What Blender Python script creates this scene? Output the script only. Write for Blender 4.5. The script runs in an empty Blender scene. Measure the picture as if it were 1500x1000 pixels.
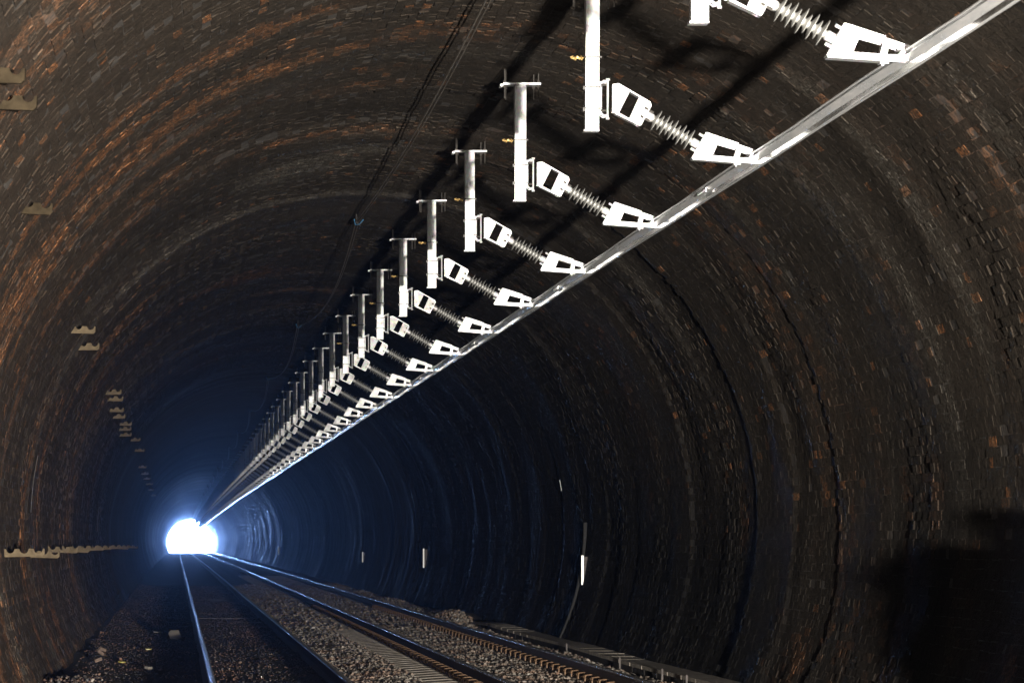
import bpy, bmesh, math, random
import numpy as np
from mathutils import Vector, Matrix

random.seed(7)
rng = np.random.default_rng(11)
scene = bpy.context.scene
COL = scene.collection

# ------------------------------------------------------------------ camera
CAMH = 1.65                      # camera height above the left floor
cam_d = bpy.data.cameras.new("camera")
cam = bpy.data.objects.new("camera", cam_d)
COL.objects.link(cam)
cam.location = (0, 0, CAMH)
cam.rotation_euler = (math.radians(90), 0, 0)
cam_d.sensor_width = 36
cam_d.lens = 117.6
cam_d.shift_x = 0.328
cam_d.shift_y = 0.194
cam_d.clip_start = 0.1
cam_d.clip_end = 3000
cam_d.dof.use_dof = True
cam_d.dof.focus_distance = 38
cam_d.dof.aperture_fstop = 9
scene.camera = cam

# ------------------------------------------------------------------ world
world = bpy.data.worlds.new("World")
scene.world = world
world.use_nodes = True
wn = world.node_tree
wbg = wn.nodes["Background"]
sky = wn.nodes.new("ShaderNodeTexSky")
sky.sky_type = 'NISHITA'
sky.sun_disc = False
sky.sun_elevation = math.radians(38)
sky.sun_rotation = math.radians(200)
wn.links.new(sky.outputs[0], wbg.inputs[0])
wbg.inputs[1].default_value = 0.08

scene.view_settings.view_transform = 'Standard'
scene.view_settings.look = 'None'
scene.view_settings.gamma = 1
scene.view_settings.use_curve_mapping = False
scene.view_settings.exposure = 0.0

cy = scene.cycles
cy.use_denoising = True
cy.max_bounces = 6
cy.diffuse_bounces = 2
cy.glossy_bounces = 4
cy.transmission_bounces = 2
cy.volume_bounces = 1
cy.sample_clamp_indirect = 6.0

# the photographer's lamp: low, to the right of and behind the camera
LAMP = (3.40, -0.90, -8.5)       # X across, Y up from the lens, Z along the tunnel
ld = bpy.data.lights.new("work_light", 'SPOT')
ld.energy = 225000
ld.color = (1.0, 0.93, 0.83)
ld.spot_size = math.radians(62)
ld.spot_blend = 0.9
ld.shadow_soft_size = 0.20
lo = bpy.data.objects.new("work_light", ld)
COL.objects.link(lo)
lo.location = (LAMP[0], LAMP[2], LAMP[1] + CAMH)
lo.rotation_euler = (Vector((2.6, 45, 4.8 + CAMH)) - lo.location).to_track_quat('-Z', 'Y').to_euler()

SKY_STRENGTH = 1100.0
HAZE = 0.00013

# ------------------------------------------------------------------ geometry of the tunnel
CX, CY, R = 2.2, 0.2, 4.0        # centre and radius of the lining
Z0, Z1 = -12.0, 600.0
F = 4900.0

def ox(z):
    t = np.clip((np.asarray(z, float) - 150) / 450, 0, None)
    return 0.30 * t * t
def oy(z):
    t = np.clip((np.asarray(z, float) - 150) / 450, 0, None)
    return -0.62 * t * t
def P(X, Y, Z):
    return (X + float(ox(Z)), Z, Y + CAMH + float(oy(Z)))

TAB = rng.random((256, 256))
def vnoise(u, v, s=0):
    u = np.asarray(u, float) + 17.3 * s
    v = np.asarray(v, float) + 31.7 * s
    iu = np.floor(u).astype(int); iv = np.floor(v).astype(int)
    fu = u - iu; fv = v - iv
    fu = fu * fu * (3 - 2 * fu); fv = fv * fv * (3 - 2 * fv)
    g = lambda a, b: TAB[a % 256, b % 256]
    return (g(iu, iv) * (1 - fu) * (1 - fv) + g(iu + 1, iv) * fu * (1 - fv)
            + g(iu, iv + 1) * (1 - fu) * fv + g(iu + 1, iv + 1) * fu * fv)
def fnoise(u, v, s=0, octs=3):
    r = 0; a = 1; t = 0
    for k in range(octs):
        r = r + a * vnoise(u * 2 ** k, v * 2 ** k, s + 3 * k); t += a; a *= .5
    return r / t

# ring steps: uneven lengths of brickwork built one after the other
edges = [Z0 - 5]
while edges[-1] < Z1 + 10:
    zc = edges[-1]
    edges.append(zc + random.uniform(0.7, 3.2) * (1 if zc < 130 else 1.3))
EDG = np.array(edges)
STEP = rng.normal(0, 1, len(edges) + 2)
def disp(th, z):
    """how far the brick face stands into the tunnel (m)"""
    th = np.asarray(th, float); z = np.asarray(z, float)
    s = th * R
    zz = z + 0.35 * (fnoise(s * .55, z * .2, 1) - .5) + .10 * (vnoise(s * 3.1, z * .5, 2) - .5)
    i = np.searchsorted(EDG, zz)
    st = STEP[i]
    d = 0.013 * st * (0.4 + 1.0 * vnoise(s * .5, i * 1.37, 4))
    d = d + 0.07 * (fnoise(s * .35, z * .16, 6) - .5)
    d = d + 0.035 * (vnoise(s * .7, z * 1.1, 8) - .5)
    return d
def tint(th, z):
    """bare brick, lime and damp, 0..1 each"""
    s = th * R
    left = np.clip((np.asarray(th) - 1.7) / 1.0, 0, 1)      # the left wall is barer
    zs = z * 1.0
    a = fnoise(s * .30, zs * .75, 11, 3)
    b = fnoise(s * .9, zs * 1.9, 15, 2)
    rust = np.clip((a - .53 + .07 * left) * 6, 0, 1) * np.clip((b - .36) * 4, 0, 1)
    c = fnoise(s * .28, zs * 1.3, 21, 3)
    pale = np.clip((c - .62) * 5, 0, 1) * .5
    crown = np.exp(-((s - 7.3) / 1.5) ** 2)
    pale = pale + 1.4 * crown * np.exp(-((z - 36.5 - 1.2 * (s - 7.0)) / 1.5) ** 2) * np.clip((b - .3) * 3, 0, 1)
    low = np.clip((.1 - th) / .3, 0, 1)
    pale = pale + .55 * low * np.exp(-((z - 41.5) / 1.6) ** 2) * np.clip((vnoise(s * .5, zs * 5, 30) - .35) * 3, 0, 1)
    rust = rust + .8 * low * np.exp(-((z - 30.3) / .9) ** 2) * (b > .42)
    rust = rust + 1.0 * np.clip(left * 3, 0, 1) * np.exp(-((z - 26.6 - .5 * (vnoise(s * .4, z * 0, 90) - .5)) / 1.0) ** 2) * np.clip((b - .40) * 6, 0, 1)
    rust = rust + .7 * left * np.exp(-((z - 33.0) / .8) ** 2) * np.clip((b - .42) * 6, 0, 1)
    rust = rust + 1.1 * np.exp(-((np.asarray(th) - .60) / .28) ** 2) * np.exp(-((z - 21.6) / 1.6) ** 2) * np.clip((b - .40) * 6, 0, 1)
    wet = np.clip((fnoise(s * .15, zs * 1.7, 33, 2) - .5) * 5, 0, 1)
    wet = np.where(z > 95, np.clip((z - 110) / 110, 0, 1) * (1 - .55 * np.clip((z - 260) / 150, 0, 1)) * (.45 + .45 * wet), wet * .5)
    return np.clip(rust, 0, 1), np.clip(pale, 0, 1), wet

def soot_shade(th, z):
    """sooty black with shade painted in, darker low right and farther away, 0..1"""
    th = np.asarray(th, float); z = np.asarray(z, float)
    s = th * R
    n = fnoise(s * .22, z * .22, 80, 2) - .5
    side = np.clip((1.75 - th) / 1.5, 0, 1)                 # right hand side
    b = np.clip((z - 27 + 10 * n) / 26, 0, 1) * side * 1.15 + np.clip((z - 34 + 14 * n) / 30, 0, 1) * (1 - side) * .80  # right wall's shade painted in as blackness, growing farther in
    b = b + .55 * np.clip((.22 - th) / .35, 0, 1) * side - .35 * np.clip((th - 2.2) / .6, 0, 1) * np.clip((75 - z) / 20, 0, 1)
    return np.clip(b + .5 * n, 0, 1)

def surf(th, z, r):
    x = CX + r * np.cos(th) + ox(z)
    y = CY + r * np.sin(th) + oy(z)
    return np.stack([x, z + 0 * x, y + CAMH], -1)

# ------------------------------------------------------------------ object helpers
def mesh_obj(name, verts, faces, mat=None, parent=None, smooth=False):
    me = bpy.data.meshes.new(name)
    me.from_pydata([tuple(v) for v in verts], [], faces)
    if mat: me.materials.append(mat)
    if smooth: me.shade_smooth()
    o = bpy.data.objects.new(name, me)
    COL.objects.link(o)
    if parent: o.parent = parent
    return o
def np_mesh(name, verts, quads, mat, parent=None, attr=None, smooth=False, dom='FACE', attr2=None):
    me = bpy.data.meshes.new(name)
    n = quads.shape[1]
    me.vertices.add(len(verts)); me.vertices.foreach_set("co", verts.astype(np.float32).ravel())
    me.loops.add(quads.size); me.loops.foreach_set("vertex_index", quads.astype(np.int32).ravel())
    me.polygons.add(len(quads))
    me.polygons.foreach_set("loop_start", (np.arange(len(quads)) * n).astype(np.int32))
    me.polygons.foreach_set("loop_total", np.full(len(quads), n, np.int32))
    me.update(calc_edges=True)
    if attr is not None:
        a = me.attributes.new("mix", 'FLOAT_VECTOR', dom)
        a.data.foreach_set("vector", attr.astype(np.float32).ravel())
    if attr2 is not None:
        a = me.attributes.new("soot_shade", 'FLOAT', dom)
        a.data.foreach_set("value", attr2.astype(np.float32).ravel())
    me.materials.append(mat)
    if smooth: me.shade_smooth()
    if not smooth: me.shade_flat()
    me.validate()
    o = bpy.data.objects.new(name, me)
    COL.objects.link(o)
    if parent: o.parent = parent
    return o
def tag(o, label=None, cat=None, group=None, kind=None):
    if label: o["label"] = label
    if cat: o["category"] = cat
    if group: o["group"] = group
    if kind: o["kind"] = kind
    return o
def empty(name, loc, label=None, cat=None, group=None):
    o = bpy.data.objects.new(name, None)
    COL.objects.link(o); o.location = loc; o.empty_display_size = .1
    return tag(o, label, cat, group)
def copy_tree(o, parent=None, keep=None):
    c = o.copy(); COL.objects.link(c)
    if parent: c.parent = parent
    for ch in list(o.children):
        if ch.name.split('.')[0] == 'shed' and keep == 'no_sheds': continue
        if keep and keep != 'no_sheds' and ch.name.split('.')[0] not in keep: continue
        copy_tree(ch, c, keep)
    return c

class MB:
    """collects shapes for one mesh"""
    def __init__(s): s.v = []; s.f = []
    def add(s, v, f):
        n = len(s.v); s.v += [tuple(p) for p in v]; s.f += [tuple(i + n for i in q) for q in f]; return s
    def box(s, x0, x1, y0, y1, z0, z1):
        v = [(x, y, z) for x in (x0, x1) for y in (y0, y1) for z in (z0, z1)]
        return s.add(v, [(0, 1, 3, 2), (4, 6, 7, 5), (0, 4, 5, 1), (2, 3, 7, 6), (0, 2, 6, 4), (1, 5, 7, 3)])
    def tube(s, pts, r, n=8, cap=True):
        pts = [Vector(p) for p in pts]; rs = r if isinstance(r, (list, tuple)) else [r] * len(pts)
        v = []; f = []
        up0 = None
        for i, p in enumerate(pts):
            d = (pts[min(i + 1, len(pts) - 1)] - pts[max(i - 1, 0)])
            if d.length < 1e-9: d = (pts[-1] - pts[0])
            d.normalize()
            up = Vector((0, 0, 1)) if abs(d.z) < .9 else Vector((1, 0, 0))
            if up0 is not None and abs(up0.dot(d)) < .95: up = up0
            a = d.cross(up).normalized(); b = a.cross(d).normalized(); up0 = b
            for k in range(n):
                t = 2 * math.pi * k / n
                v.append(p + a * math.cos(t) * rs[i] + b * math.sin(t) * rs[i])
        for i in range(len(pts) - 1):
            for k in range(n):
                k2 = (k + 1) % n
                f.append((i * n + k, i * n + k2, (i + 1) * n + k2, (i + 1) * n + k))
        if cap:
            f.append(tuple(range(n))[::-1]); f.append(tuple((len(pts) - 1) * n + k for k in range(n)))
        return s.add(v, f)
    def lathe(s, a, d, prof, n=18):
        """profile of (distance along, radius) turned about the line a + t*d"""
        a = Vector(a); d = Vector(d).normalized()
        return s.tube2(a, d, prof, n)
    def tube2(s, a, d, prof, n):
        up = Vector((0, 1, 0)); e = d.cross(up).normalized(); g = e.cross(d).normalized()
        v = []; f = []
        for t, r in prof:
            for k in range(n):
                w = 2 * math.pi * k / n
                v.append(a + d * t + (e * math.cos(w) + g * math.sin(w)) * r)
        m = len(prof)
        for i in range(m - 1):
            for k in range(n):
                k2 = (k + 1) % n
                f.append((i * n + k, i * n + k2, (i + 1) * n + k2, (i + 1) * n + k))
        f.append(tuple(range(n))[::-1]); f.append(tuple((m - 1) * n + k for k in range(n)))
        return s.add(v, f)
    def prism(s, poly, y0, y1):
        """polygon in x,z pushed along y"""
        n = len(poly)
        v = [(x, y0, z) for x, z in poly] + [(x, y1, z) for x, z in poly]
        f = [tuple(range(n)), tuple(range(n, 2 * n))[::-1]]
        f += [(i, (i + 1) % n + 0, (i + 1) % n + n, i + n)[::-1] for i in range(n)]
        return s.add(v, f)
    def ringplate(s, outer, holes_between, y0, y1):
        pass
    def build(s, name, mat, parent=None, smooth=False, bevel=0):
        me = bpy.data.meshes.new(name)
        me.from_pydata(s.v, [], s.f)
        me.materials.append(mat)
        bm = bmesh.new(); bm.from_mesh(me)
        bmesh.ops.recalc_face_normals(bm, faces=bm.faces)
        if bevel:
            es = [e for e in bm.edges if len(e.link_faces) == 2 and e.calc_face_angle(0) > .6]
            bmesh.ops.bevel(bm, geom=es, offset=bevel, segments=2, affect='EDGES', profile=.7)
        bm.to_mesh(me); bm.free()
        if smooth:
            me.shade_smooth()
            me.set_sharp_from_angle(angle=math.radians(35))
        o = bpy.data.objects.new(name, me); COL.objects.link(o)
        if parent: o.parent = parent
        return o

# ------------------------------------------------------------------ materials
def new_mat(name):
    m = bpy.data.materials.new(name); m.use_nodes = True
    nt = m.node_tree
    b = nt.nodes["Principled BSDF"]
    return m, nt, b
def node(nt, t, **kw):
    n = nt.nodes.new(t)
    for k, v in kw.items(): setattr(n, k, v)
    return n
def noise_n(nt, vec, scale, detail=4, rough=.55, dist=0):
    n = node(nt, "ShaderNodeTexNoise")
    n.inputs["Scale"].default_value = scale; n.inputs["Detail"].default_value = detail
    n.inputs["Roughness"].default_value = rough; n.inputs["Distortion"].default_value = dist
    if vec: nt.links.new(vec, n.inputs["Vector"])
    return n
def ramp_n(nt, fac, stops):
    r = node(nt, "ShaderNodeValToRGB")
    e = r.color_ramp.elements
    while len(e) < len(stops): e.new(.5)
    for i, (p, c) in enumerate(stops):
        e[i].position = p
        e[i].color = (c, c, c, 1) if isinstance(c, (int, float)) else (*c, 1)
    nt.links.new(fac, r.inputs[0])
    return r
def mixc(nt, fac, a, b, mode='MIX'):
    m = node(nt, "ShaderNodeMix", data_type='RGBA', blend_type=mode)
    for s, v in ((0, fac), (6, a), (7, b)):
        if hasattr(v, 'links'): nt.links.new(v, m.inputs[s])
        else: m.inputs[s].default_value = v if s == 0 else (*v, 1)
    return m.outputs[2]
def bump_n(nt, h, strength, dist, norm=None):
    b = node(nt, "ShaderNodeBump")
    b.inputs["Strength"].default_value = strength; b.inputs["Distance"].default_value = dist
    nt.links.new(h, b.inputs["Height"])
    if norm: nt.links.new(norm, b.inputs["Normal"])
    return b.outputs[0]
def simple(name, col, rough=.6, metal=0, var=.25, scale=20, bump=.2, bd=.004, spec=.5):
    m, nt, b = new_mat(name)
    g = node(nt, "ShaderNodeNewGeometry")
    n = noise_n(nt, g.outputs["Position"], scale, 5, .6)
    r = ramp_n(nt, n.outputs[0], [(.3, tuple(c * (1 - var) for c in col)), (.7, tuple(min(1, c * (1 + var)) for c in col))])
    nt.links.new(r.outputs[0], b.inputs["Base Color"])
    b.inputs["Roughness"].default_value = rough; b.inputs["Metallic"].default_value = metal
    b.inputs["Specular IOR Level"].default_value = spec
    if bump: nt.links.new(bump_n(nt, n.outputs[0], bump, bd), b.inputs["Normal"])
    return m

def brick_material():
    m, nt, b = new_mat("sooty_brick")
    at = node(nt, "ShaderNodeAttribute", attribute_name="mix")
    sp = node(nt, "ShaderNodeSeparateXYZ"); nt.links.new(at.outputs["Vector"], sp.inputs[0])
    g = node(nt, "ShaderNodeNewGeometry")
    pos = g.outputs["Position"]
    n1 = noise_n(nt, pos, 1.1, 6, .65)
    n2 = noise_n(nt, pos, 9, 6, .7)
    n3 = noise_n(nt, pos, 38, 5, .7)
    soot_shade = ramp_n(nt, n1.outputs[0], [(.25, (.017, .0140, .0110)), (.5, (.030, .0240, .0183)), (.78, (.049, .0388, .0295))])
    c = mixc(nt, .5, soot_shade.outputs[0], ramp_n(nt, n2.outputs[0], [(.3, (.010, .0085, .0068)), (.68, (.057, .0450, .0340))]).outputs[0])
    # bare brick
    br = ramp_n(nt, n2.outputs[0], [(.3, (.20, .075, .026)), (.5, (.34, .135, .050)), (.72, (.42, .23, .12))])
    mul = node(nt, "ShaderNodeMath", operation='MULTIPLY'); nt.links.new(sp.outputs[0], mul.inputs[0])
    rr = ramp_n(nt, n3.outputs[0], [(.46, .05), (.58, 1)]); nt.links.new(rr.outputs[0], mul.inputs[1])
    c = mixc(nt, mul.outputs[0], c, br.outputs[0])
    # lime
    mul2 = node(nt, "ShaderNodeMath", operation='MULTIPLY'); nt.links.new(sp.outputs[1], mul2.inputs[0])
    rr2 = ramp_n(nt, n3.outputs[0], [(.46, 0), (.62, 1)]); nt.links.new(rr2.outputs[0], mul2.inputs[1])
    c = mixc(nt, mul2.outputs[0], c, (.27, .25, .21))
    sa = node(nt, "ShaderNodeAttribute", attribute_name="soot_shade")
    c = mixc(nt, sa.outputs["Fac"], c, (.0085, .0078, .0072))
    nt.links.new(c, b.inputs["Base Color"])
    ro = node(nt, "ShaderNodeMapRange"); nt.links.new(sp.outputs[2], ro.inputs[0])
    ro.inputs[3].default_value = .82; ro.inputs[4].default_value = .62
    nt.links.new(ro.outputs[0], b.inputs["Roughness"])
    b.inputs["Specular IOR Level"].default_value = .10
    h = node(nt, "ShaderNodeMath", operation='ADD')
    nt.links.new(n2.outputs[0], h.inputs[0]); nt.links.new(n3.outputs[0], h.inputs[1])
    n4 = noise_n(nt, pos, 20, 4, .75, .6)
    h2 = node(nt, "ShaderNodeMath", operation='ADD'); nt.links.new(h.outputs[0], h2.inputs[0]); nt.links.new(n4.outputs[0], h2.inputs[1])
    nt.links.new(bump_n(nt, h2.outputs[0], 1.0, .040), b.inputs["Normal"])
    return m
def lining_material():
    """beyond the modelled bricks: sooty black lining with ring streaks"""
    m, nt, b = new_mat("sooty_lining")
    at = node(nt, "ShaderNodeAttribute", attribute_name="mix")
    sp = node(nt, "ShaderNodeSeparateXYZ"); nt.links.new(at.outputs["Vector"], sp.inputs[0])
    g = node(nt, "ShaderNodeNewGeometry")
    mp = node(nt, "ShaderNodeMapping"); mp.inputs["Scale"].default_value = (.8, 3.2, .8)
    nt.links.new(g.outputs["Position"], mp.inputs[0])
    n1 = noise_n(nt, mp.outputs[0], 1.2, 7, .65)
    n2 = noise_n(nt, g.outputs["Position"], 12, 5, .7)
    c = ramp_n(nt, n1.outputs[0], [(.3, (.018, .016, .014)), (.55, (.040, .034, .029)), (.75, (.065, .056, .048))]).outputs[0]
    mul = node(nt, "ShaderNodeMath", operation='MULTIPLY'); nt.links.new(sp.outputs[0], mul.inputs[0])
    rr = ramp_n(nt, n2.outputs[0], [(.42, .0), (.6, .8)]); nt.links.new(rr.outputs[0], mul.inputs[1])
    c = mixc(nt, mul.outputs[0], c, (.22, .10, .045))
    mul2 = node(nt, "ShaderNodeMath", operation='MULTIPLY'); nt.links.new(sp.outputs[1], mul2.inputs[0])
    nt.links.new(rr.outputs[0], mul2.inputs[1])
    c = mixc(nt, mul2.outputs[0], c, (.2, .185, .16))
    sa = node(nt, "ShaderNodeAttribute", attribute_name="soot_shade")
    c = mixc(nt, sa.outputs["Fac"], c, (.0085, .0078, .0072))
    nt.links.new(c, b.inputs["Base Color"])
    ro = ramp_n(nt, n1.outputs[0], [(.35, .66), (.65, .84)])
    rs = node(nt, "ShaderNodeMath", operation='MULTIPLY_ADD'); nt.links.new(sa.outputs["Fac"], rs.inputs[0]); rs.inputs[1].default_value = .0; nt.links.new(ro.outputs[0], rs.inputs[2])
    wt = node(nt, "ShaderNodeMath", operation='MULTIPLY_ADD'); nt.links.new(sp.outputs[2], wt.inputs[0]); wt.inputs[1].default_value = -.38; nt.links.new(rs.outputs[0], wt.inputs[2])
    rs = wt
    nt.links.new(rs.outputs[0], b.inputs["Roughness"])
    b.inputs["Specular IOR Level"].default_value = .40
    h = node(nt, "ShaderNodeMath", operation='ADD')
    nt.links.new(n1.outputs[0], h.inputs[0]); nt.links.new(n2.outputs[0], h.inputs[1])
    nt.links.new(bump_n(nt, h.outputs[0], .8, .05), b.inputs["Normal"])
    return m

def galv_material(name, base=(.42, .43, .435), metal=.25, rough=.45):
    m, nt, b = new_mat(name)
    g = node(nt, "ShaderNodeNewGeometry")
    n = noise_n(nt, g.outputs["Position"], 7, 5, .6)
    v = node(nt, "ShaderNodeTexVoronoi"); v.inputs["Scale"].default_value = 55
    nt.links.new(g.outputs["Position"], v.inputs["Vector"])
    c = mixc(nt, .12, base, v.outputs["Color"])
    n2 = noise_n(nt, g.outputs["Position"], 4.2, 6, .72)
    dirt = ramp_n(nt, n2.outputs[0], [(.56, 0), (.68, .8)])
    c = mixc(nt, dirt.outputs[0], c, (.10, .085, .07))
    nt.links.new(c, b.inputs["Base Color"])
    b.inputs["Metallic"].default_value = metal
    r = ramp_n(nt, n.outputs[0], [(.3, rough - .12), (.7, rough + .12)])
    nt.links.new(r.outputs[0], b.inputs["Roughness"])
    nt.links.new(bump_n(nt, n.outputs[0], .12, .003), b.inputs["Normal"])
    return m

M_BRICK = brick_material()
M_LINING = lining_material()
M_GALV = galv_material("galvanised_steel")
M_PLATE = galv_material("galvanised_plate", (.24, .245, .24), .2)
M_BOLT = simple("dull_steel", (.13, .12, .11), .4, .8, .2, 40, .1)
M_STRAP = simple("dark_strap", (.022, .02, .018), .5, .2, .3, 40, .1)
M_BRASS = simple("brass_fitting", (.62, .42, .16), .4, .7, .3, 60, .2)
M_BLACK = simple("black_rubber", (.006, .006, .006), .9, 0, .3, 30, .1)
M_SIL = simple("grey_silicone", (.20, .20, .19), .42, 0, .1, 8, .05)
M_CABLE = simple("dark_cable", (.10, .085, .07), .45, 0, .3, 8, .1, spec=.7)
M_ROPE = simple("blue_twine", (.06, .22, .42), .6, 0, .2, 30, .1)
M_CASTD = simple("dimmed_bracket", (.020, .015, .009), .95, 0, .4, 14, .4, .006, spec=.05)  # weaker lamp beam on the nearest brackets, put into a darker colour
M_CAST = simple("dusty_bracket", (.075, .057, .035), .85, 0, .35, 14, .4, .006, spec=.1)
M_CONC = simple("grey_concrete", (.30, .265, .22), .85, 0, .3, 9, .5, .008)
M_RUSTY = simple("rusty_fastening", (.13, .075, .038), .75, 0, .4, 25, .5, .006)
M_DIRT = simple("damp_dirt", (.022, .0188, .017), .78, 0, .55, 7, .9, .03, spec=.3)
M_WHITE = simple("white_marker", (.82, .82, .80), .4, 0, .06, 20, .02)
M_TIMBER = simple("old_timber", (.055, .048, .045), .9, 0, .4, 12, .5, .01)
M_CARD = simple("damp_board", (.17, .15, .13), .8, 0, .25, 8, .3)
M_YELLOW = simple("yellow_plastic", (.22, .19, .05), .5, 0, .2, 20, .1)
M_REDBR = simple("broken_brick", (.075, .05, .036), .85, 0, .4, 25, .5)

# aluminium of the overhead rail: polished, with dull patches
m, nt, b = new_mat("bright_aluminium")
g = node(nt, "ShaderNodeNewGeometry")
mp = node(nt, "ShaderNodeMapping"); mp.inputs["Scale"].default_value = (6, .9, 6)
nt.links.new(g.outputs["Position"], mp.inputs[0])
n = noise_n(nt, mp.outputs[0], 1.4, 5, .7)
c = ramp_n(nt, n.outputs[0], [(.38, (.62, .65, .67)), (.60, (.95, .95, .95))])
nt.links.new(c.outputs[0], b.inputs["Base Color"])
r = ramp_n(nt, n.outputs[0], [(.35, .34), (.62, .14)])
nt.links.new(r.outputs[0], b.inputs["Roughness"])
b.inputs["Metallic"].default_value = .12
M_ALU = m
m, nt, b = new_mat("polished_aluminium")
b.inputs["Base Color"].default_value = (.78, .79, .80, 1); b.inputs["Metallic"].default_value = 1; b.inputs["Roughness"].default_value = .12
M_MIRROR = m

# running rails: rusty flanks, polished head chosen per face by slot
def rail_mats(headcol, hr):
    side = simple("rail_flank", (.045, .03, .022), .6, .2, .4, 10, .4)
    m, nt, b = new_mat("rail_head")
    g = node(nt, "ShaderNodeNewGeometry")
    n = noise_n(nt, g.outputs["Position"], 5, 6, .7)
    c = ramp_n(nt, n.outputs[0], [(.35, tuple(x * .5 for x in headcol)), (.6, headcol)])
    nt.links.new(c.outputs[0], b.inputs["Base Color"])
    b.inputs["Metallic"].default_value = .6
    b.inputs["Roughness"].default_value = hr
    nb = noise_n(nt, g.outputs["Position"], 16, 4, .7)
    rr = ramp_n(nt, nb.outputs[0], [(.42, hr), (.6, min(1, hr * (1.2 if hr < .3 else 1.9)))])
    nt.links.new(rr.outputs[0], b.inputs["Roughness"])
    nt.links.new(bump_n(nt, nb.outputs[0], .15 if hr < .3 else .7, .004), b.inputs["Normal"])
    return side, m
M_FLANK, M_HEAD = rail_mats((.62, .61, .61), .23)
_, M_HEADOLD = rail_mats((.26, .25, .245), .30)

def stone_material(name, stops, rough=.85):
    m, nt, b = new_mat(name)
    g = node(nt, "ShaderNodeNewGeometry")
    c = ramp_n(nt, g.outputs["Random Per Island"], stops).outputs[0]
    n = noise_n(nt, g.outputs["Position"], 1.1, 3, .6)
    rs = ramp_n(nt, n.outputs[0], [(.46, 0), (.62, .75)])
    c = mixc(nt, rs.outputs[0], c, mixc(nt, .6, c, (.20, .095, .05)))
    n2 = noise_n(nt, g.outputs["Position"], 45, 3, .6)
    nt.links.new(c, b.inputs["Base Color"])
    b.inputs["Roughness"].default_value = rough
    nt.links.new(bump_n(nt, n2.outputs[0], .5, .006), b.inputs["Normal"])
    return m
M_STONE = stone_material("ballast_stone", [(0, (.07, .062, .052)), (.4, (.13, .115, .095)), (.85, (.19, .17, .145)), (1, (.30, .28, .25))])
M_GRIT = stone_material("dirty_grit", [(0, (.010, .009, .0085)), (.6, (.018, .0155, .014)), (.95, (.036, .031, .027)), (1, (.20, .175, .15))], .6)

# ------------------------------------------------------------------ tunnel lining
TH0, TH1 = math.radians(-30.5), math.radians(210.5)
zs = np.concatenate([np.arange(Z0, 15, 2.0), np.arange(15, 80, .16), np.arange(80, 200, .28), np.arange(200, Z1 + .1, .55)])
ths = np.linspace(TH0, TH1, 190)
TH, ZZ = np.meshgrid(ths, zs)
dd = disp(TH, ZZ)
far = np.clip((ZZ - 80) / 30, 0, 1)
rowj = rng.normal(0, .011, len(zs))[:, None] * (.3 + vnoise(TH * 2.0, ZZ * .9, 40) * 1.4) * np.clip((ZZ - 78) / 10, 0, 1)
rec = .001 + .0015 * np.clip((1.6 - TH) / .8, 0, 1)
VV = surf(TH, ZZ, R - dd + (1 - far) * rec + rowj)
ni, nj = TH.shape
idx = np.arange(ni * nj).reshape(ni, nj)
q = np.stack([idx[:-1, :-1], idx[1:, :-1], idx[1:, 1:], idx[:-1, 1:]], -1).reshape(-1, 4)
ru, pa, we = tint(TH, ZZ)
lining = np_mesh("tunnel_lining", VV.reshape(-1, 3), q, M_LINING, attr=np.stack([ru, pa, we], -1).reshape(-1, 3), smooth=True, dom='POINT', attr2=soot_shade(TH, ZZ))
tag(lining, "sooty black horseshoe brick tunnel lining curving over both tracks", None, None, "structure")

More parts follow.
